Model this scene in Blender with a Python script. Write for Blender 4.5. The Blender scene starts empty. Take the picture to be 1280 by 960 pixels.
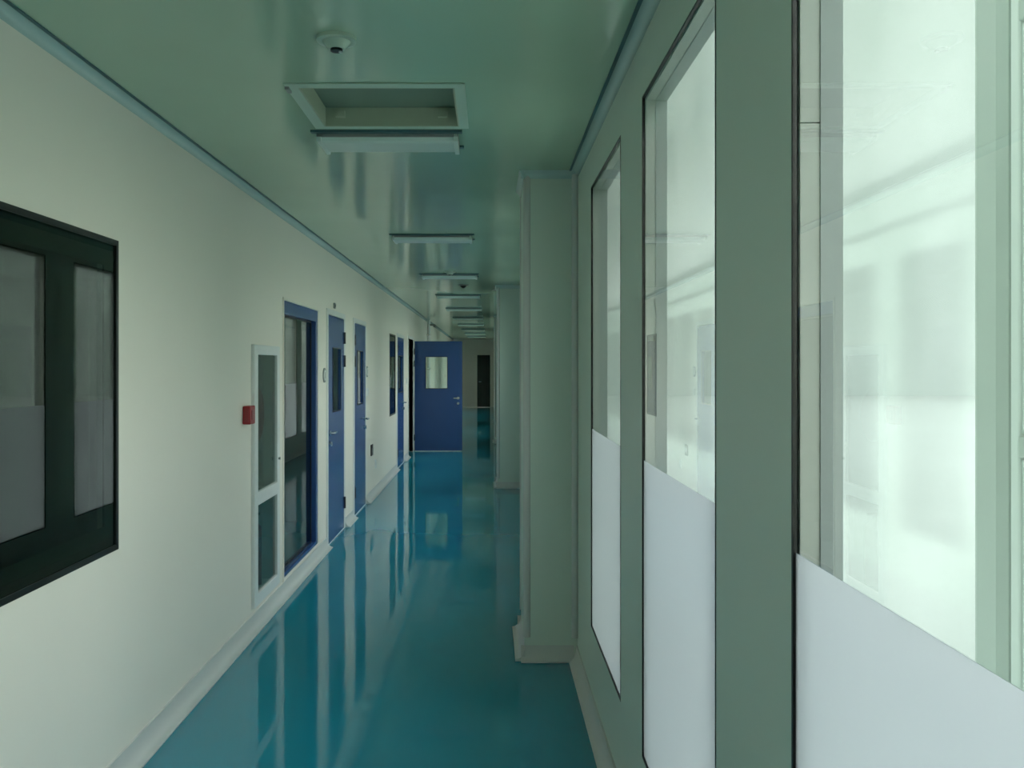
import bpy, bmesh, math, random
from mathutils import Vector, Matrix
random.seed(4)
S = bpy.context.scene
C = S.collection

# ------------------------------------------------------------------ camera
F = 1100.0                                   # focal length in pixels of a 1280 wide frame
cam = bpy.data.cameras.new('camera')
cam.sensor_width = 36; cam.lens = 36 * F / 1280
cam.shift_x = (640 - 612) / 1280; cam.shift_y = -(480 - 458) / 1280
cam.clip_start = 0.02; cam.clip_end = 500
co = bpy.data.objects.new('camera', cam); C.objects.link(co)
EYE = 1.55
co.location = (0, 0, EYE); co.rotation_euler = (math.pi / 2, 0, 0)
S.camera = co

# ------------------------------------------------------------------ sky and exposure
S.view_settings.view_transform = 'Standard'; S.view_settings.look = 'None'
S.view_settings.gamma = 1; S.view_settings.use_curve_mapping = False
S.view_settings.exposure = 1.8
w = bpy.data.worlds.new('overcast_sky'); S.world = w; w.use_nodes = True
nt = w.node_tree; nt.nodes.clear()
tc = nt.nodes.new('ShaderNodeTexCoord'); sx = nt.nodes.new('ShaderNodeSeparateXYZ')
rp = nt.nodes.new('ShaderNodeValToRGB'); bg = nt.nodes.new('ShaderNodeBackground'); wo = nt.nodes.new('ShaderNodeOutputWorld')
nt.links.new(tc.outputs['Generated'], sx.inputs[0]); nt.links.new(sx.outputs['Z'], rp.inputs[0])
nt.links.new(rp.outputs[0], bg.inputs[0]); nt.links.new(bg.outputs[0], wo.inputs[0])
e = rp.color_ramp.elements
e[0].position = 0.0; e[0].color = (1.0, 1.0, .86, 1)
e[1].position = 1.0; e[1].color = (2.93, 2.9, 3.28, 1)
bg.inputs[1].default_value = 1.0

# ------------------------------------------------------------------ dimensions (metres; the corridor runs along +Y)
XL, XR, H = -1.40, 0.465, 2.58              # inner faces of the long walls, ceiling height
YB, YE = -5.0, 33.4                          # wall behind the camera, far end
WT = 0.065                                   # thickness of the partition panels
XO = 1.72                                    # outer glazed front, across the narrow side bay
HO = 5.2

# portals: they emit nothing, they only guide the sky's light in through the outer glazing
for k, (y0, y1) in enumerate(((-5.0, 6.0), (6.0, 20.0), (20.0, 33.0))):
    l = bpy.data.lights.new('sky_portal', 'AREA'); l.shape = 'RECTANGLE'
    l.size = HO; l.size_y = y1 - y0; l.cycles.is_portal = True
    o = bpy.data.objects.new('sky_portal', l); C.objects.link(o)
    o.location = (XO + .15, (y0 + y1) / 2, HO / 2); o.rotation_euler = (0, math.pi / 2, 0)

# ------------------------------------------------------------------ materials
def mat(name, col, rough=.5, spec=.5, metal=0, noise=0, nscale=6, bump=0, bscale=8, coat=0, stretch=None, bdist=.02):
    m = bpy.data.materials.new(name); m.use_nodes = True
    n = m.node_tree; b = n.nodes['Principled BSDF']
    b.inputs['Base Color'].default_value = (*col, 1); b.inputs['Roughness'].default_value = rough
    b.inputs['Specular IOR Level'].default_value = spec; b.inputs['Metallic'].default_value = metal
    b.inputs['Coat Weight'].default_value = coat; b.inputs['Coat Roughness'].default_value = .03
    t = n.nodes.new('ShaderNodeTexCoord'); mp = n.nodes.new('ShaderNodeMapping')
    n.links.new(t.outputs['Object'], mp.inputs[0])
    if stretch: mp.inputs['Scale'].default_value = stretch
    tx = n.nodes.new('ShaderNodeTexNoise'); tx.inputs['Scale'].default_value = nscale; tx.inputs['Detail'].default_value = 4
    n.links.new(mp.outputs[0], tx.inputs[0])
    mx = n.nodes.new('ShaderNodeMix'); mx.data_type = 'RGBA'
    k = max(noise, .02)
    mx.inputs['A'].default_value = (*[c * (1 - k) for c in col], 1); mx.inputs['B'].default_value = (*[min(1, c * (1 + k)) for c in col], 1)
    n.links.new(tx.outputs['Fac'], mx.inputs['Factor']); n.links.new(mx.outputs['Result'], b.inputs['Base Color'])
    if bump:
        t2 = n.nodes.new('ShaderNodeTexNoise'); t2.inputs['Scale'].default_value = bscale; t2.inputs['Detail'].default_value = 1
        bp = n.nodes.new('ShaderNodeBump'); bp.inputs['Strength'].default_value = bump; bp.inputs['Distance'].default_value = bdist
        n.links.new(mp.outputs[0], t2.inputs[0]); n.links.new(t2.outputs['Fac'], bp.inputs['Height'])
        n.links.new(bp.outputs[0], b.inputs['Normal'])
    return m

def glass(name, tint, rough=0.0, ior=1.5, haze=0, haze_col=(.9, .95, .92), film=0):
    """thin pane: Fresnel reflection over straight transmission, optionally with a haze that scatters light through"""
    m = bpy.data.materials.new(name); m.use_nodes = True
    n = m.node_tree; n.nodes.clear()
    out = n.nodes.new('ShaderNodeOutputMaterial'); tr = n.nodes.new('ShaderNodeBsdfTransparent'); gl = n.nodes.new('ShaderNodeBsdfGlossy')
    tr.inputs[0].default_value = (*tint, 1); gl.inputs['Roughness'].default_value = rough
    fr = n.nodes.new('ShaderNodeFresnel'); fr.inputs[0].default_value = ior
    # same reflectance on both faces of the pane
    geo = n.nodes.new('ShaderNodeNewGeometry'); iv = n.nodes.new('ShaderNodeMix'); iv.data_type = 'FLOAT'
    iv.inputs['A'].default_value = ior; iv.inputs['B'].default_value = 1 / ior
    n.links.new(geo.outputs['Backfacing'], iv.inputs['Factor']); n.links.new(iv.outputs['Result'], fr.inputs[0])
    base = tr.outputs[0]
    if haze:
        tl = n.nodes.new('ShaderNodeBsdfTranslucent'); tl.inputs[0].default_value = (*haze_col, 1)
        ns = n.nodes.new('ShaderNodeTexNoise'); ns.inputs['Scale'].default_value = 1.3
        mr = n.nodes.new('ShaderNodeMapRange'); mr.inputs['To Min'].default_value = haze - .05 if not film else haze - .01; mr.inputs['To Max'].default_value = min(1, haze + .05)
        tcn = n.nodes.new('ShaderNodeTexCoord'); n.links.new(tcn.outputs['Object'], ns.inputs[0])
        n.links.new(ns.outputs['Fac'], mr.inputs['Value'])
        mh = n.nodes.new('ShaderNodeMixShader'); n.links.new(mr.outputs[0], mh.inputs[0])
        n.links.new(tr.outputs[0], mh.inputs[1]); n.links.new(tl.outputs[0], mh.inputs[2]); base = mh.outputs[0]
    ms = n.nodes.new('ShaderNodeMixShader'); n.links.new(fr.outputs[0], ms.inputs[0])
    n.links.new(base, ms.inputs[1]); n.links.new(gl.outputs[0], ms.inputs[2]); n.links.new(ms.outputs[0], out.inputs[0])
    return m

M = dict(
    wall=mat('cream_panel', (.90, .86, .765), .38, .4, noise=.03, nscale=1.2),
    wall_r=mat('pale_grey_panel', (.68, .78, .70), .35, .45, noise=.03, nscale=1.2),
    ceil=mat('glossy_ceiling_panel', (.42, .59, .44), .13, .75, noise=.12, nscale=.9, bump=.15, bscale=1.6, bdist=.006),  # white panels; the dim green light is put into this colour
    floor=mat('teal_epoxy', (.013, .25, .345), .05, .6, noise=.14, nscale=1.1, stretch=(1, .6, 1)),
    gfloor=mat('grey_tile_floor', (.55, .58, .56), .35, .5, noise=.05),
    cove=mat('white_cove', (.62, .64, .62), .3, .5),
    cove_c=mat('ceiling_cove', (.46, .62, .60), .25, .6),
    alu=mat('brushed_aluminium', (.80, .83, .82), .3, .5, noise=.05, nscale=30),
    white=mat('white_metal', (.78, .80, .77), .3, .5),
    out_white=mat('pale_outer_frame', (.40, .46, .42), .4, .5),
    sash=mat('white_sash', (.62, .68, .65), .4, .5),
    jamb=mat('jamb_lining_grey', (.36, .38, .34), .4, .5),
    blue=mat('navy_blue_paint', (.034, .09, .265), .22, .6, noise=.05),
    black=mat('black_gasket', (.006, .008, .008), .35, .5),
    border=mat('dark_green_border', (.012, .022, .017), .25, .4),
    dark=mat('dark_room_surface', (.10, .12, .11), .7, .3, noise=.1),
    red=mat('red_plastic', (.34, .015, .02), .35, .5),
    redmetal=mat('red_enamel', (.30, .03, .035), .3, .5),
    steel=mat('polished_steel', (.75, .77, .78), .18, .5, metal=1),
    diff=mat('lamp_diffuser', (.62, .76, .70), .3, .5),
    recess_dark=mat('recess_back_plate', (.20, .29, .23), .5, .4),
    rim=mat('recess_rim', (.48, .64, .54), .3, .5),
    gap_and_shade=mat('dark_joint_and_shade', (.07, .15, .165), .5, .4),  # ceiling joint lines, also painted shade on the lamp flanges
    detector=mat('detector_plastic', (.46, .60, .50), .4, .5),
    recess=mat('recess_metal', (.44, .52, .40), .5, .4, noise=.08),
    wing=mat('added_wing_render', (.165, .20, .18), .8, .2, noise=.06, nscale=.15),
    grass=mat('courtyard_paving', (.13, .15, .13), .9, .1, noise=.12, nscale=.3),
    paving=mat('pale_paving', (.5, .54, .50), .8, .2, noise=.1),
    grey=mat('grey_plastic', (.25, .28, .27), .4, .5),
    glass=glass('clear_glass', (.94, .98, .96)),
    glass_cab=glass('cabinet_glass', (.66, .74, .72)),
    glass_dark=glass('tinted_glass', (.55, .64, .58)),
    glass_out=glass('hazy_outer_glass', (.96, .98, .96), .1, haze=.05, haze_col=(.95, .97, .95)),  # slight haze added to veil and even out the outside brightness
    film=glass('frosted_film', (.9, .95, .95), .15, haze=.985, haze_col=(.51, .545, .55), film=1),
)

# ------------------------------------------------------------------ mesh helpers
def bx(bm, x0, x1, y0, y1, z0, z1):
    v = [bm.verts.new(p) for p in ((x0, y0, z0), (x1, y0, z0), (x1, y1, z0), (x0, y1, z0), (x0, y0, z1), (x1, y0, z1), (x1, y1, z1), (x0, y1, z1))]
    for f in ((0, 3, 2, 1), (4, 5, 6, 7), (0, 1, 5, 4), (1, 2, 6, 5), (2, 3, 7, 6), (3, 0, 4, 7)):
        bm.faces.new([v[i] for i in f])

def cyl(bm, p, r, h, axis='Z', seg=24, r2=None):
    R = {'Z': Matrix.Identity(4), 'X': Matrix.Rotation(math.pi / 2, 4, 'Y'), 'Y': Matrix.Rotation(-math.pi / 2, 4, 'X')}[axis]
    bmesh.ops.create_cone(bm, cap_ends=True, segments=seg, radius1=r, radius2=r if r2 is None else r2, depth=h, matrix=Matrix.Translation(p) @ R)

def prism_y(bm, prof, y0, y1):
    """extrude an (x, z) outline along Y"""
    a = [bm.verts.new((p[0], y0, p[1])) for p in prof]; b = [bm.verts.new((p[0], y1, p[1])) for p in prof]
    n = len(prof)
    for i in range(n): bm.faces.new((a[i], a[(i + 1) % n], b[(i + 1) % n], b[i]))
    bm.faces.new(a[::-1]); bm.faces.new(b)

def prism_x(bm, prof, x0, x1):
    a = [bm.verts.new((x0, p[0], p[1])) for p in prof]; b = [bm.verts.new((x1, p[0], p[1])) for p in prof]
    n = len(prof)
    for i in range(n): bm.faces.new((a[i], a[(i + 1) % n], b[(i + 1) % n], b[i]))
    bm.faces.new(a[::-1]); bm.faces.new(b)

def obj(name, bm, m, parent=None, label=None, bevel=0, smooth=False, loc=None):
    bmesh.ops.recalc_face_normals(bm, faces=bm.faces)
    me = bpy.data.meshes.new(name); bm.to_mesh(me); bm.free()
    me.materials.append(M[m])
    o = bpy.data.objects.new(name, me); C.objects.link(o)
    if parent:
        o.parent = parent
        p = parent
        off = Vector((0, 0, 0))
        while p: off += p.location; p = p.parent
        if loc is None: me.transform(Matrix.Translation(-off))     # geometry given in world axes
    if label: o['label'] = label
    if bevel:
        md = o.modifiers.new('bevel', 'BEVEL'); md.width = bevel; md.segments = 2; md.limit_method = 'ANGLE'
    if smooth:
        for p in me.polygons: p.use_smooth = True
        md = o.modifiers.new('edge', 'EDGE_SPLIT'); md.split_angle = .6
    return o

def box(name, dims, m, parent=None, label=None, bevel=0):
    bm = bmesh.new(); bx(bm, *dims); return obj(name, bm, m, parent, label, bevel)

def thing(name, label, cat, loc, group=None, kind=None):
    o = bpy.data.objects.new(name, None); C.objects.link(o); o.location = loc; o.empty_display_size = .1
    o['label'] = label; o['category'] = cat
    if group: o['group'] = group
    if kind: o['kind'] = kind
    return o

def tag(o, label=None, cat=None, group=None, kind=None):
    if label: o['label'] = label
    if cat: o['category'] = cat
    if group: o['group'] = group
    if kind: o['kind'] = kind
    return o

def panel_with_holes(bm, plane, t0, t1, a0, a1, b0, b1, holes):
    """slab with rectangular openings; plane 'YZ' (thickness in X, a=Y, b=Z) or 'XY' (thickness in Z, a=X, b=Y)"""
    A = sorted({a0, a1, *[h[0] for h in holes], *[h[1] for h in holes]}); B = sorted({b0, b1, *[h[2] for h in holes], *[h[3] for h in holes]})
    A = [a for a in A if a0 <= a <= a1]; B = [b for b in B if b0 <= b <= b1]
    nA, nB = len(A) - 1, len(B) - 1
    hole = lambda i, j: any(h[0] <= (A[i] + A[i+1]) / 2 <= h[1] and h[2] <= (B[j] + B[j+1]) / 2 <= h[3] for h in holes)
    solid = lambda i, j: 0 <= i < nA and 0 <= j < nB and not hole(i, j)
    V = {}
    def v(i, j, t):
        k = (i, j, t)
        if k not in V:
            V[k] = bm.verts.new((t, A[i], B[j]) if plane == 'YZ' else (A[i], B[j], t))
        return V[k]
    for i in range(nA):
        for j in range(nB):
            if not solid(i, j): continue
            bm.faces.new((v(i, j, t0), v(i+1, j, t0), v(i+1, j+1, t0), v(i, j+1, t0)))
            bm.faces.new((v(i, j, t1), v(i, j+1, t1), v(i+1, j+1, t1), v(i+1, j, t1)))
            if not solid(i-1, j): bm.faces.new((v(i, j, t0), v(i, j+1, t0), v(i, j+1, t1), v(i, j, t1)))
            if not solid(i+1, j): bm.faces.new((v(i+1, j, t0), v(i+1, j, t1), v(i+1, j+1, t1), v(i+1, j+1, t0)))
            if not solid(i, j-1): bm.faces.new((v(i, j, t0), v(i, j, t1), v(i+1, j, t1), v(i+1, j, t0)))
            if not solid(i, j+1): bm.faces.new((v(i, j+1, t0), v(i+1, j+1, t0), v(i+1, j+1, t1), v(i, j+1, t1)))

def ring(bm, plane, t0, t1, a0, a1, b0, b1, wd):
    """rectangular frame of width wd inside the outline"""
    panel_with_holes(bm, plane, t0, t1, a0, a1, b0, b1, [(a0 + wd, a1 - wd, b0 + wd, b1 - wd)])

# ------------------------------------------------------------------ openings
# right partition: tall windows in groups between columns
WB, WTOP, FILM = .36, 2.37, 1.265
RW = [(-4.05, -3.17), (-2.19, -1.31), (-.87, .01), (.463, 1.353), (1.807, 2.68), (3.12, 4.03),
      (5.60, 6.48), (6.92, 7.76), (8.22, 9.10), (9.54, 10.42), (11.85, 12.65), (13.05, 13.93), (14.37, 15.25), (15.62, 16.46),  # opening right after the second visible column is added for more far light
      (18.9, 19.8), (20.3, 21.2), (21.7, 22.6), (25.6, 26.5), (27.0, 27.9), (28.4, 29.3), (29.8, 30.5)]  # last opening is added so that light reaches the end wall
COLS = [(-2.9 + .35, -2.35, .20), (4.646, 5.2, .185), (11.2, 11.75, .10), (17.8, 18.35, .10), (24.4, 24.95, .13)]
# left wall
LW = [(1.35, 3.30, .875, 2.01), (12.32, 13.05, .86, 2.0), (-3.2, -1.2, .875, 2.01)]        # flush windows
GP = (5.97, 7.16, .11, 2.0)                                                # blue framed glazed panel
CAB = (5.20, 5.765, .145, 1.66)                                             # hydrant cabinet niche
DA, DB, DC, DO = (7.586, 8.415, 0, 2.0), (9.06, 9.87, 0, 2.0), (13.28, 14.26, 0, 2.0), (15.1, 16.04, 0, 2.03)

# ------------------------------------------------------------------ room shell
bm = bmesh.new()                             # poured epoxy: real, barely visible undulations
nx, ny = 24, 420
def fz(x, y): return .00034 * math.sin(5.1 * x + 1.3 * math.sin(1.7 * y)) * math.sin(2.3 * y + .8 * x) + .0002 * math.sin(7.9 * x + 3.1 * y + 2 * math.sin(.9 * y))
G = [[bm.verts.new((XL - .3 + (XR + .02 - XL + .3) * i / nx, YB + (YE - YB) * j / ny, fz(XL - .3 + 2.185 * i / nx, YB + (YE - YB) * j / ny) - .0006)) for i in range(nx + 1)] for j in range(ny + 1)]
for j in range(ny):
    for i in range(nx): bm.faces.new((G[j][i], G[j][i+1], G[j+1][i+1], G[j+1][i])).smooth = True
bx(bm, XL - .3, XR + .02, YB, YE, -.1, -.002)
tag(obj('floor', bm, 'floor'), 'glossy teal blue epoxy corridor floor', 'floor', kind='structure')
tag(box('floor_side', (XR + .02, XO + .1, YB, YE, -.1, 0), 'gfloor'), 'pale floor of the narrow bay outside the right windows', 'floor', kind='structure')
REC = (-.705, -.13, 3.24, 3.76)
bm = bmesh.new(); panel_with_holes(bm, 'XY', H, H + .05, XL - WT, XR + WT, YB, YE, [REC])
tag(obj('ceiling', bm, 'ceil'), 'glossy white corridor ceiling with dim green light put into its colour', 'ceiling', kind='structure')
tag(box('ceiling_slab', (XL - 2.6, XR + WT, YB, YE, 2.9, 3.0), 'dark'), 'slab above the suspended ceiling', 'ceiling', kind='structure')

bm = bmesh.new(); panel_with_holes(bm, 'YZ', XL, XL - WT, YB, YE, 0, H + .3, LW + [GP, CAB, DA, DB, DC, DO])
tag(obj('wall_left', bm, 'wall'), 'long cream panel wall with doors and windows, left side', 'wall', kind='structure')
bm = bmesh.new(); panel_with_holes(bm, 'YZ', XR, XR + WT, YB, YE, 0, H + .35, [(a, b, WB, WTOP) for a, b in RW])
tag(obj('wall_right', bm, 'wall_r'), 'grey green partition with tall windows, right side', 'wall', kind='structure')
tag(box('wall_back', (XL - 2.6, XO + .1, YB - .1, YB, 0, HO), 'wall'), 'wall behind the viewer', 'wall', kind='structure')
tag(box('wall_end', (XL - 2.6, XO + .1, YE, YE + .1, 0, HO), 'wall'), 'plain far end wall of the corridor', 'wall', kind='structure')
tag(box('ceiling_side', (XR + WT, XO + .1, YB, YE, HO, HO + .1), 'white'), 'high ceiling of the side bay', 'ceiling', kind='structure')
tag(box('wall_upper', (XR + .001, XR + WT, YB, YE, H + .36, HO), 'white'), 'upper wall over the right partition', 'wall', kind='structure')

# coves where wall meets ceiling and floor
def cove(name, side, z, floor, spans, m, label, r):
    bm = bmesh.new()
    for y0, y1 in spans:
        x = XL if side < 0 else XR
        d = 1 if side < 0 else -1
        s = 1 if floor else -1
        pr = [(x, z)]
        pr.append((x + d * r, z))
        for k in range(1, 6):
            t = math.pi / 2 * k / 6
            pr.append((x + d * (r - r * math.sin(t)), z + s * (r - r * math.cos(t))))
        pr.append((x, z + s * r))
        if floor:                                                  # a rolled top edge with a small step
            pr = [(x, z), (x + d * r, z), (x + d * r, z + .006)] + [(x + d * (r - (r - .008) * math.sin(math.pi / 2 * k / 6)), z + .006 + (r + .02) * (1 - math.cos(math.pi / 2 * k / 6))) for k in range(1, 7)] + [(x, z + r + .026)]
        prism_y(bm, pr, y0, y1)
    return tag(obj(name, bm, m, smooth=True), label, 'trim', kind='structure')
lspans = []
y = YB
for a, b in ((7.53, 8.47), (9.0, 9.93), (13.22, 14.32), (15.04, 16.09)):
    lspans.append((y, a)); y = b
lspans.append((y, YE))
cove('baseboard_left', -1, 0, True, lspans, 'cove', 'white coved skirting along the left wall', .06)
rspans = []; y = YB
for a, b, c in COLS: rspans.append((y, a)); y = b
rspans.append((y, YE))
cove('baseboard_right', 1, 0, True, rspans, 'cove', 'white coved skirting along the right partition', .05)
cove('trim_1', -1, H, False, [(YB, YE)], 'cove_c', 'bluish coved trim between left wall and ceiling', .035)
cove('trim_2', 1, H, False, rspans, 'cove_c', 'coved trim between right partition and ceiling', .035)

for nme, side, lb, sp in (('trim_3', -1, 'dark joint line along the left edge of the ceiling', [(YB, YE)]), ('trim_4', 1, 'dark joint line along the right edge of the ceiling', rspans)):
    bm = bmesh.new()
    for y0, y1 in sp:
        xa = XL + .035 if side < 0 else XR - .035 - .012
        bx(bm, xa, xa + .012, y0, y1, H - .004, H - .0003)
    tag(obj(nme, bm, 'gap_and_shade'), lb, 'trim', kind='structure')

# ------------------------------------------------------------------ columns on the right
nm = ['cream boxed column behind the viewer', 'nearest boxed column jutting out beyond the third tall window, with a rounded pale base', 'second boxed column from the viewer, half hidden behind the nearest one',
      'third boxed column down the corridor, a thin strip', 'farthest boxed column down the corridor']
for (y0, y1, x0), lb in zip(COLS, nm):
    t = thing('column', lb, 'column', ((x0 + XR) / 2, y0, 0), 'boxed columns along the right partition', 'structure')
    box('shaft', (x0, XR - .001, y0, y1, 0, H), 'wall_r', t)
    for ya in (y0, y1):
        s = -1 if ya == y0 else 1
        bm = bmesh.new()                                    # rounded corner trims
        cyl(bm, (x0 + .015, ya - s * .015, (H + .1) / 2), .022, H - .1 - .04, seg=20)
        obj('corner_trim', bm, 'cove', t, smooth=True)
        bm = bmesh.new(); cyl(bm, (XR - .012, ya + s * .004, (H + .1) / 2), .02, H - .14, seg=16)
        obj('corner_trim', bm, 'cove', t, smooth=True)
    bm = bmesh.new()
    r = .05
    pr = [(0, 0), (r, 0), (r, .008)] + [(r - r * math.sin(math.pi / 2 * k / 6), .008 + (r + .02) * (1 - math.cos(math.pi / 2 * k / 6))) for k in range(1, 7)]
    prism_x(bm, [(y0 - p[0], p[1]) for p in pr], x0 - r * .4, XR - .02)
    prism_x(bm, [(y1 + p[0], p[1]) for p in pr], x0 - r * .4, XR - .02)
    prism_y(bm, [(x0 - p[0], p[1]) for p in pr], y0 - r * .4, y1 + r * .4)
    obj('skirting', bm, 'cove', t, label='white coved skirting', smooth=True)
    bm = bmesh.new()
    prism_x(bm, [(y0, H), (y0 - .03, H), (y0 - .02, H - .012), (y0 - .008, H - .024), (y0, H - .04)], x0 - .02, XR)
    prism_y(bm, [(x0, H), (x0 - .03, H), (x0 - .02, H - .012), (x0 - .008, H - .024), (x0, H - .04)], y0 - .02, y1)
    obj('ceiling_trim', bm, 'cove_c', t)

# ------------------------------------------------------------------ tall windows of the right partition
rl = {3: 'nearest tall partition window, cut by the right edge of the view, frosted below',
      4: 'tall partition window between the two broad grey mullions, second from the viewer',
      5: 'narrow looking tall partition window just before the nearest column'}
for i, (y0, y1) in enumerate(RW):
    lb = rl.get(i) or ('tall partition window behind the viewer, number %d back' % (3 - i) if i < 3 else 'tall partition window hidden beyond the columns, number %d along the wall' % (i - 2))
    t = thing('window_%d' % (i + 1), lb, 'window', (XR, (y0 + y1) / 2, WB), 'tall windows of the right partition', 'structure')
    bm = bmesh.new(); ring(bm, 'YZ', XR - .001, XR + .008, y0, y1, WB, WTOP, .006); obj('gasket', bm, 'black', t, label='thin black gasket')
    bm = bmesh.new()                                        # jamb lining in two lengths with an open joint
    e = .0095
    for ya, yb in ((y0 + e, y0 + e + .004), (y1 - e - .004, y1 - e)):
        bx(bm, XR + .008, XR + .038, ya, yb, WB + e, 1.92); bx(bm, XR + .008, XR + .038, ya, yb, 1.922, WTOP - e)
    bx(bm, XR + .008, XR + .038, y0 + e, y1 - e, WB + e, WB + e + .004); bx(bm, XR + .008, XR + .038, y0 + e, y1 - e, WTOP - e - .004, WTOP - e)
    obj('jamb_lining', bm, 'jamb', t)
    bm = bmesh.new(); ring(bm, 'YZ', XR + .038, XR + .072, y0, y1, WB, WTOP, .016); obj('inner_frame', bm, 'grey', t)
    box('pane', (XR + .003, XR + .004, y0 + .008, y1 - .008, FILM, WTOP - .008), 'glass', t)
    box('frosted_pane', (XR + .003, XR + .004, y0 + .008, y1 - .008, WB + .008, FILM), 'film', t, label='lower pane covered in white frosted film')

# ------------------------------------------------------------------ outer glazed front beyond the partition
t = thing('wall_outer', 'outer glazed front seen blurred through the right windows', 'wall', (XO, 0, 0), kind='structure')
for yp in (-3.55, 2.895, 9.41, 15.96, 22.5, 29.0):
    box('pier', (XO - .02, XO + .14, yp, yp + .235, 0, HO), 'out_white', t, bevel=.06)
box('sill', (XO, XO + .14, YB, YE, 0, .3), 'out_white', t)
box('head', (XO, XO + .14, YB, YE, HO - .15, HO), 'out_white', t)
def casement(t, y0, y1, zs):
    bm = bmesh.new(); ring(bm, 'YZ', XO - .01, XO + .05, y0, y1, zs[0], zs[-1], .045)
    obj('window_frame', bm, 'sash', t, bevel=.006)
    for z in zs[1:-1]: box('transom', (XO - .012, XO + .052, y0 + .044, y1 - .044, z - .035, z + .035), 'out_white', t, bevel=.006)
    for a, b in zip(zs[:-1], zs[1:]):
        bm = bmesh.new(); ring(bm, 'YZ', XO, XO + .03, y0 + .045, y1 - .045, a + .04, b - .04, .028)
        s = obj('sash', bm, 'sash', t, bevel=.005)
        box('pane', (XO + .012, XO + .016, y0 + .05, y1 - .05, a + .05, b - .05), 'glass_out', s)
casement(t, 1.55, 2.89, [.3, 1.29, 2.7, 4.2, HO - .15])
casement(t, .2, 1.5, [.3, 1.29, 2.7, 4.2, HO - .15])
for a, b in ((YB, -3.55), (-3.33, .15), (3.13, 9.41), (9.63, 15.96), (16.18, 22.5), (22.72, 29), (29.22, YE)):
    box('pane', (XO + .06, XO + .066, a, b, .3, HO - .15), 'glass_out', t)
tag(box('courtyard_ground', (XO + .14, 60, -40, 70, -.3, -.2), 'grass'), 'pale paved courtyard outside the building', 'ground', kind='structure')
tag(box('wall_added_wing', (2.6, 90, 52, 60, -.3, 25), 'wing'), 'tall pale green wing at right angles, added to set the brightness behind the windows', 'building', kind='structure')  # invented building; fills the low view while high sky lights the corridor

# ------------------------------------------------------------------ dark rooms behind the left wall
def room(y0, y1, n):
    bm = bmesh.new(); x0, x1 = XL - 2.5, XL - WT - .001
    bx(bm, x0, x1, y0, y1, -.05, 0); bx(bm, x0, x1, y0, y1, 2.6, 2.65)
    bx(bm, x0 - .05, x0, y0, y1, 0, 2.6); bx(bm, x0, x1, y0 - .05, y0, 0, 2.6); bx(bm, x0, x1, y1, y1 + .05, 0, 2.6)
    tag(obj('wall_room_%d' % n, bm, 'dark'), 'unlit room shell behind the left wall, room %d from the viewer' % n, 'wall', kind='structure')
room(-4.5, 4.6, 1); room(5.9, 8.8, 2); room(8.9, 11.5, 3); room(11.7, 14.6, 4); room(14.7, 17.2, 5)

# flush dark framed windows
ll = ['large dark framed flush window at the left edge, reflecting the tall windows', 'small dark flush window far down the left wall, before the dark doorway', 'dark framed window behind the viewer']
for k, (y0, y1, z0, z1) in enumerate(LW):
    t = thing('window_%d' % (20 + k), ll[k], 'window', (XL, (y0 + y1) / 2, z0), kind='structure')
    bm = bmesh.new(); ring(bm, 'YZ', XL - .003, XL + .004, y0 - .012, y1 + .012, z0 - .012, z1 + .012, .02); obj('gasket', bm, 'black', t, label='thin black gasket')
    bm = bmesh.new(); ring(bm, 'YZ', XL - .012, XL - .006, y0, y1, z0, z1, .09); obj('dark_border', bm, 'border', t, label='dark printed border of the pane')
    bm = bmesh.new(); ring(bm, 'YZ', XL - WT, XL - .03, y0, y1, z0, z1, .03); obj('inner_frame', bm, 'grey', t)
    box('pane', (XL - .005, XL - .002, y0, y1, z0, z1), 'glass_dark', t)
    box('inner_pane', (XL - WT + .004, XL - WT + .007, y0 + .02, y1 - .02, z0 + .02, z1 - .02), 'glass_dark', t)

# blue framed glazed panel
y0, y1, z0, z1 = GP
t = thing('window_30', 'tall glazed panel in a blue frame, reaching nearly to the floor beside the hydrant cabinet', 'window', (XL, (y0 + y1) / 2, z0), kind='structure')
bm = bmesh.new(); panel_with_holes(bm, 'YZ', XL - .06, XL + .002, y0, y1, z0, z1, [(y0 + .02, y1 - .075, z0 + .025, z1 - .09)]); obj('blue_frame', bm, 'blue', t, bevel=.004)
bm = bmesh.new(); ring(bm, 'YZ', XL - .002, XL + .008, y0 - .02, y1 + .035, z0 - .02, z1 + .02, .02); obj('casing', bm, 'wall', t, bevel=.003)
bm = bmesh.new(); ring(bm, 'YZ', XL - .045, XL - .035, y0 + .019, y1 - .074, z0 + .024, z1 - .089, .012); obj('bead', bm, 'black', t)
box('pane', (XL - .042, XL - .038, y0 + .02, y1 - .075, z0 + .025, z1 - .09), 'glass_dark', t)

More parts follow.
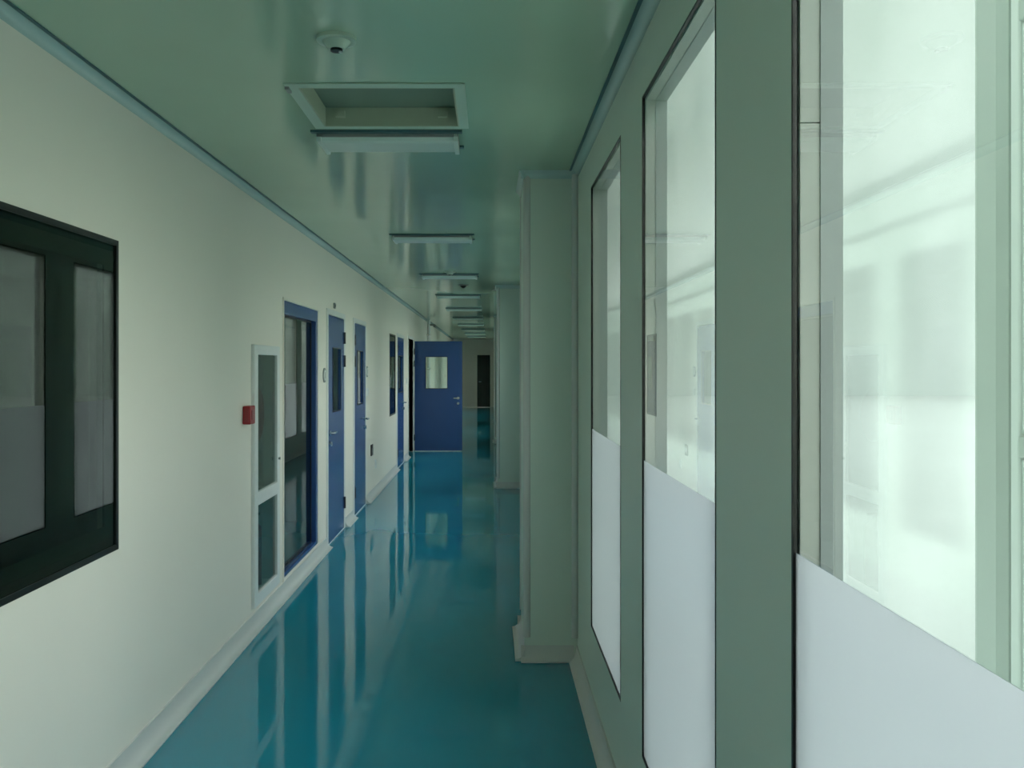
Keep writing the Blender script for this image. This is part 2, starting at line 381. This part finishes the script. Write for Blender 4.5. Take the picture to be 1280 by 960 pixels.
# ------------------------------------------------------------------ doors
def door_leaf(t, wd, ht, th, hs, vis, bm_tf):
    """leaf in local axes: x 0..wd from the hinge, y thickness, z up; bm_tf places it"""
    def put(name, bm, m, parent, label=None, bevel=0, smooth=False):
        bm.transform(bm_tf); return obj(name, bm, m, parent, label, bevel, smooth)
    v0, v1, q0, q1 = vis
    bm = bmesh.new()
    A = [0, v0, v1, wd]; B = [.012, q0, q1, ht]
    for i in range(3):
        for j in range(3):
            if i == 1 and j == 1: continue
            bx(bm, A[i], A[i+1], -th/2, th/2, B[j], B[j+1])
    bmesh.ops.remove_doubles(bm, verts=bm.verts, dist=1e-5)
    # drop interior faces
    seen = {}
    for f in bm.faces: seen.setdefault(tuple(round(c, 4) for c in f.calc_center_median()), []).append(f)
    bmesh.ops.delete(bm, geom=[f for fs in seen.values() if len(fs) > 1 for f in fs], context='FACES')
    leaf = put('leaf', bm, 'blue', t)
    bm = bmesh.new()
    for s in (-1, 1):
        ya, yb = (s * th/2, s * (th/2 + .005)) if s > 0 else (-th/2 - .005, -th/2)
        for a, b, c, d in ((v0-.009, v1+.009, q0-.009, q0), (v0-.009, v1+.009, q1, q1+.009), (v0-.009, v0, q0, q1), (v1, v1+.009, q0, q1)):
            bx(bm, a, b, ya, yb, c, d)
    put('vision_frame', bm, 'black', leaf, 'black edge round the vision pane')
    bm = bmesh.new(); bx(bm, v0, v1, -.012, -.009, q0, q1); bx(bm, v0, v1, .009, .012, q0, q1); put('vision_pane', bm, 'glass', leaf)
    hx = wd - .075
    for s in (-1, 1):
        bm = bmesh.new(); cyl(bm, (hx, s * (th/2 + .005), .97), .026, .01, 'Y'); cyl(bm, (hx, s * (th/2 + .025), .97), .010, .04, 'Y')
        bx(bm, hx - .085, hx + .008, s * (th/2 + .045) - .007, s * (th/2 + .045) + .007, .961, .981)
        put('handle', bm, 'steel', t, 'steel lever handle', bevel=.003)
        bm = bmesh.new(); cyl(bm, (hx, s * (th/2 + .005), .875), .024, .01, 'Y'); cyl(bm, (hx, s * (th/2 + .013), .875), .009, .012, 'Y')
        bx(bm, hx - .006, hx + .006, s * (th/2 + .018) - .004, s * (th/2 + .018) + .004, .855, .895)
        put('lock', bm, 'steel', t, 'round steel lock with turn')
    for z in (.25, 1.6, 1.82):
        bm = bmesh.new(); cyl(bm, (-.002, hs * (th/2 + .006), z), .011, .11); put('hinge', bm, 'black' , t)
    bm = bmesh.new(); bx(bm, .01, wd - .01, -th/2 - .002, th/2 + .002, .002, .012); put('door_sweep', bm, 'alu', t, 'pale strip under the door')

def door_frame(t, y0, y1, z1, label='white metal frame'):
    bm = bmesh.new()
    for a, b, c, d in ((y0 - .05, y0, 0, z1 + .05), (y1, y1 + .05, 0, z1 + .05), (y0, y1, z1, z1 + .05)):
        bx(bm, XL - WT - .002, XL + .012, a, b, c, d)
    obj('door_frame', bm, 'white', t, label, bevel=.003)

# hinge at the far side for A, near side for B and C; leaves nearly flush with the wall
def closed(name, lb, D, hinge_far):
    y0, y1, _, z1 = D
    t = thing(name, lb, 'door', (XL, (y0 + y1) / 2, 0), kind='structure')
    door_frame(t, y0, y1, z1)
    wd = y1 - y0 - .008
    if hinge_far: tf = Matrix.Translation((XL - .014, y1 - .004, 0)) @ Matrix.Rotation(-math.pi / 2, 4, 'Z')
    else: tf = Matrix.Translation((XL - .014, y0 + .004, 0)) @ Matrix.Rotation(math.pi / 2, 4, 'Z')
    if not hinge_far: tf = tf @ Matrix.Scale(-1, 4, (0, 1, 0))
    door_leaf(t, wd, z1 - .005, .044, 1, (.2, wd - .22, 1.15, 1.71), tf)
    return t
closed('door_1', 'nearest closed blue door, lever on its near side and narrow vision pane', DA, True)
closed('door_2', 'second closed blue door, just before the black wall socket', DB, False)
closed('door_3', 'dark blue door far down the left wall, right after the small dark window', DC, False)
# the open door stands square across the corridor
t = thing('door_4', 'blue door standing wide open across the corridor, with vision pane and steel lever', 'door', (XL, 16.06, 0), kind='structure')
door_frame(t, DO[0], DO[1], DO[3])
door_leaf(t, .87, 2.01, .045, -1, (.205, .595, 1.15, 1.72), Matrix.Translation((XL + .03, 16.10, 0)))
# far end door
t = thing('door_5', 'dark door in the far end wall of the corridor', 'door', (-.25, YE, 0), kind='structure')
box('leaf', (-.47, .02, YE - .03, YE - .005, .01, 1.98), 'border', t)
bm = bmesh.new(); bx(bm, -.53, -.47, YE - .04, YE - .001, 0, 2.04); bx(bm, .02, .08, YE - .04, YE - .001, 0, 2.04); bx(bm, -.47, .02, YE - .04, YE - .001, 1.98, 2.04)
obj('door_frame', bm, 'wall', t)
box('handle', (-.42, -.32, YE - .06, YE - .04, .95, .98), 'steel', t)

# ------------------------------------------------------------------ hydrant cabinet
y0, y1, z0, z1 = CAB
t = thing('hydrant_cabinet', 'silver framed fire hydrant cabinet with two glass panes beside the red alarm box', 'cabinet', (XL, (y0 + y1) / 2, z0))
bm = bmesh.new(); panel_with_holes(bm, 'YZ', XL - .004, XL + .022, y0 - .03, y1 + .02, z0 - .02, z1 + .02, [(y0 + .045, y1 - .045, z0 + .05, .72), (y0 + .045, y1 - .045, .80, z1 - .04)])
obj('frame', bm, 'alu', t, label='brushed aluminium frame', bevel=.005)
bm = bmesh.new(); xa = XL - .2
bx(bm, xa, XL - .004, y0 + .005, y0 + .02, z0 + .005, z1 - .005); bx(bm, xa, XL - .004, y1 - .02, y1 - .005, z0 + .005, z1 - .005)
bx(bm, xa, XL - .004, y0 + .02, y1 - .02, z0 + .005, z0 + .02); bx(bm, xa, XL - .004, y0 + .02, y1 - .02, z1 - .02, z1 - .005); bx(bm, xa - .015, xa, y0 + .005, y1 - .005, z0 + .005, z1 - .005)
bx(bm, xa, XL - .01, y0 + .02, y1 - .02, .75, .77)
obj('body', bm, 'white', t)
box('pane', (XL + .002, XL + .006, y0 + .04, y1 - .04, .79, z1 - .035), 'glass_cab', t, label='upper glass pane')
box('pane', (XL + .002, XL + .006, y0 + .04, y1 - .04, z0 + .045, .73), 'glass_cab', t, label='lower glass pane')
bm = bmesh.new(); cyl(bm, (XL + .026, y1 - .02, .95), .011, .012, 'X'); obj('latch', bm, 'steel', t)
ym = (y0 + y1) / 2
bm = bmesh.new()
for r, xx in ((.17, XL - .14), (.17, XL - .05)): cyl(bm, (xx, ym, 1.25), r, .006, 'X', 32)
cyl(bm, (XL - .095, ym, 1.25), .04, .09, 'X')
tg = thing('hose_reel', 'dim red hose reel inside the upper part of the hydrant cabinet', 'hose reel', (XL - .1, ym, 1.25))
obj('reel', bm, 'redmetal', tg, smooth=True)
bm = bmesh.new(); cyl(bm, (XL - .095, ym, 1.25), .13, .08, 'X', 32); obj('hose', bm, 'red', tg, smooth=True)
bm = bmesh.new(); cyl(bm, (XL - .17, ym, 1.25), .02, .055, 'X'); obj('axle', bm, 'steel', tg)
ex = []
for k, yy in enumerate((ym - .11, ym + .11)):
    te = thing('fire_extinguisher', ['dim red extinguisher at the near side of the cabinet bottom', 'dim red extinguisher at the far side of the cabinet bottom'][k], 'fire extinguisher', (XL - .11, yy, z0 + .021), 'extinguishers in the cabinet')
    bm = bmesh.new(); zb = z0 + .021
    cyl(bm, (XL - .11, yy, zb + .18), .06, .36, seg=28); cyl(bm, (XL - .11, yy, zb + .385), .06, .05, r2=.022, seg=28)
    obj('bottle', bm, 'redmetal', te, smooth=True)
    bm = bmesh.new(); cyl(bm, (XL - .11, yy, zb + .425), .018, .04); bx(bm, XL - .13, XL - .06, yy - .008, yy + .008, zb + .44, zb + .455); obj('valve', bm, 'black', te)

# ------------------------------------------------------------------ small wall fittings
t = thing('alarm_box', 'small dark red fire alarm call box on the left wall beside the cabinet', 'alarm', (XL, 5.04, 1.27))
box('housing', (XL, XL + .045, 4.985, 5.09, 1.22, 1.325), 'red', t, bevel=.006)
box('call_plate', (XL + .045, XL + .049, 5.01, 5.065, 1.245, 1.30), 'redmetal', t, bevel=.001)
box('front_face', (XL + .012, XL + .033, 4.982, 4.985, 1.235, 1.31), 'redmetal', t)
t = thing('door_sensor', 'tiny dark square fitting on the wall above the nearest blue door', 'sensor', (XL, 7.9, 2.09))
box('housing', (XL, XL + .015, 7.88, 7.93, 2.07, 2.12), 'grey', t, bevel=.003); box('lens', (XL + .015, XL + .018, 7.893, 7.917, 2.083, 2.107), 'black', t)
for k, (yy, z, lb) in enumerate(((7.44, 1.475, 'small round door sign on the wall just before the nearest blue door'), (10.03, 1.49, 'small round door sign on the wall just after the second blue door'))):
    t = thing('door_sign', lb, 'sign', (XL, yy, z), 'round door signs')
    bm = bmesh.new(); cyl(bm, (XL + .004, yy, z), .062, .008, 'X', 32); obj('plate', bm, 'grey', t, label='dark rim')
    bm = bmesh.new(); cyl(bm, (XL + .009, yy, z), .045, .004, 'X', 32); obj('face', bm, 'white', t, label='pale disc')
    bm = bmesh.new(); bx(bm, XL + .011, XL + .0125, yy - .006, yy + .006, z - .026, z + .026); obj('mark', bm, 'grey', t)
def plate(name, lb, yy, z, w_, h_, m, cat, parts):
    t = thing(name, lb, cat, (XL, yy, z))
    box('plate', (XL, XL + .012, yy - w_/2, yy + w_/2, z - h_/2, z + h_/2), m, t, bevel=.002)
    for nme, a, b, c, d, mm in parts: box(nme, (XL + .012, XL + .017, yy + a, yy + b, z + c, z + d), mm, t)
plate('light_switch', 'white switch plate on the wall beside the second blue door', 10.03, 1.26, .086, .086, 'alu', 'switch', [('rocker', -.03, -.003, -.03, .03, 'white'), ('rocker', .003, .03, -.03, .03, 'white')])
plate('wall_socket', 'black wall socket box low on the wall after the second blue door', 10.42, .56, .15, .13, 'black', 'socket', [('outlet', -.05, -.01, -.025, .025, 'grey'), ('outlet', .01, .05, -.025, .025, 'grey')])
plate('wall_outlet', 'small white outlet just above the skirting, below and beyond the black socket', 10.75, .36, .086, .1, 'alu', 'socket', [('outlet', -.02, .02, -.025, .025, 'white')])
plate('light_switch', 'small white switch plate on the white strip before the dark doorway', 14.75, 1.30, .086, .1, 'alu', 'switch', [('rocker', -.025, .025, -.03, .03, 'white')])
# vertical pipe beyond the open door
t = thing('wall_pipe', 'white vertical pipe on the left wall rising behind the open blue door', 'pipe', (XL + .05, 19.5, 0))
bm = bmesh.new(); cyl(bm, (XL + .05, 19.5, H / 2), .036, H - .002); obj('pipe', bm, 'alu', t, smooth=True)
for z in (.5, 1.5, 2.25):
    bm = bmesh.new(); cyl(bm, (XL + .05, 19.5, z), .044, .03); bx(bm, XL, XL + .03, 19.48, 19.52, z - .015, z + .015); obj('clamp', bm, 'steel', t)
bm = bmesh.new(); cyl(bm, (XL + .12, 19.5, 2.47), .022, .14, 'X'); cyl(bm, (XL + .185, 19.5, 2.445), .03, .06); obj('branch_valve', bm, 'grey', t)

# ------------------------------------------------------------------ ceiling fittings
t = thing('ceiling_recess', 'empty rectangular recessed housing with a pale rim in the ceiling, before the first light', 'ceiling recess', (-.42, 3.5, H))
x0, x1, y0, y1 = REC
bm = bmesh.new(); panel_with_holes(bm, 'XY', H - .006, H - .0005, x0 - .045, x1 + .04, y0 - .045, y1 + .035, [(x0, x1, y0, y1)]); obj('rim', bm, 'rim', t, label='pale raised rim', bevel=.002)
bm = bmesh.new(); hh = H + .074
bx(bm, x0, x0 + .006, y0, y1, H - .005, hh); bx(bm, x1 - .006, x1, y0, y1, H - .005, hh)
bx(bm, x0, x1, y0, y0 + .006, H - .005, hh); bx(bm, x0, x1, y1 - .006, y1, H - .005, hh)
obj('side_panels', bm, 'recess', t)
box('back_plate', (x0 - .01, x1 + .01, y0 - .01, y1 + .01, hh, hh + .01), 'recess_dark', t, label='darker back plate')
for xx in (x0 + .05, x1 - .09): box('bracket', (xx, xx + .04, y1 - .03, y1 - .006, H + .03, H + .055), 'recess', t)
box('clip', (x0 - .045, x0 - .03, y0 - .02, y0 + .03, H - .016, H - .006), 'grey', t)

LY = [3.84, 6.84, 9.76, 12.6, 15.5, 18.4, 21.3, 24.2, 27.1, 30.0]
ords = ['first', 'second', 'third', 'fourth', 'fifth', 'sixth', 'seventh', 'eighth', 'ninth', 'tenth']
proto = None
def ceiling_light():
    t = thing('ceiling_light', '', 'ceiling light', (-.45, 0, H))
    def rel(name, bm, m, **k): o = obj(name, bm, m, None, **k); o.parent = t; return o
    bm = bmesh.new(); bx(bm, -.31, .31, .02, .26, -.022, -.0005); rel('housing', bm, 'grey')
    bm = bmesh.new()
    prism_x(bm, [(0.03, -.022), (.25, -.022), (.24, -.036), (.22, -.042), (.06, -.042), (.04, -.036)], -.29, .29); rel('diffuser', bm, 'diff')
    for s in (-1, 1):
        bm = bmesh.new(); bx(bm, min(s * .29, s * .31), max(s * .29, s * .31), .02, .265, -.043, -.0005); rel('end_cap', bm, 'diff', bevel=.003)
    bm = bmesh.new(); bx(bm, -.33, .33, -.012, .02, -.010, -.0005); bx(bm, -.33, .33, .26, .29, -.010, -.0005); rel('edge_flange', bm, 'gap_and_shade', label='edge strip with shade painted in')  # flange coloured dark to stand in for shade along the lamp side
    return t
for k, yy in enumerate(LY):
    if k == 0: t = proto = ceiling_light()
    else:
        t = proto.copy(); C.objects.link(t)
        for ch in list(proto.children):
            c = ch.copy(); C.objects.link(c); c.parent = t
    t.location = (-.45, yy, H)
    t['label'] = ('first unlit flat ceiling light, right behind the empty recess' if k == 0 else '%s unlit flat ceiling light counting down the corridor' % ords[k])
    t['group'] = 'unlit ceiling lights in a row down the corridor'

for k, (xx, yy, lb) in enumerate(((-.48, 2.76, 'nearest round smoke detector, alone on the ceiling before the recess'), (-.43, 9.55, 'pale smoke detector on the ceiling just before the third light'), (-.33, 11.1, 'dark smoke detector on the ceiling between the third and fourth lights'))):
    t = thing('smoke_detector', lb, 'smoke detector', (xx, yy, H), 'smoke detectors on the ceiling')
    bm = bmesh.new(); cyl(bm, (xx, yy, H - .006), .062, .0115, seg=32); obj('base', bm, 'detector' if k < 2 else 'grey', t, smooth=True)
    bm = bmesh.new(); cyl(bm, (xx, yy, H - .024), .026, .022, seg=32, r2=.045); obj('cap', bm, 'detector' if k < 2 else 'black', t, smooth=True)
    bm = bmesh.new(); cyl(bm, (xx, yy, H - .038), .019, .008, seg=24); obj('vent', bm, 'black', t, label='black vent ring')
    bm = bmesh.new(); cyl(bm, (xx + .012, yy, H - .043), .005, .006, seg=12); obj('sensor_tip', bm, 'alu', t)
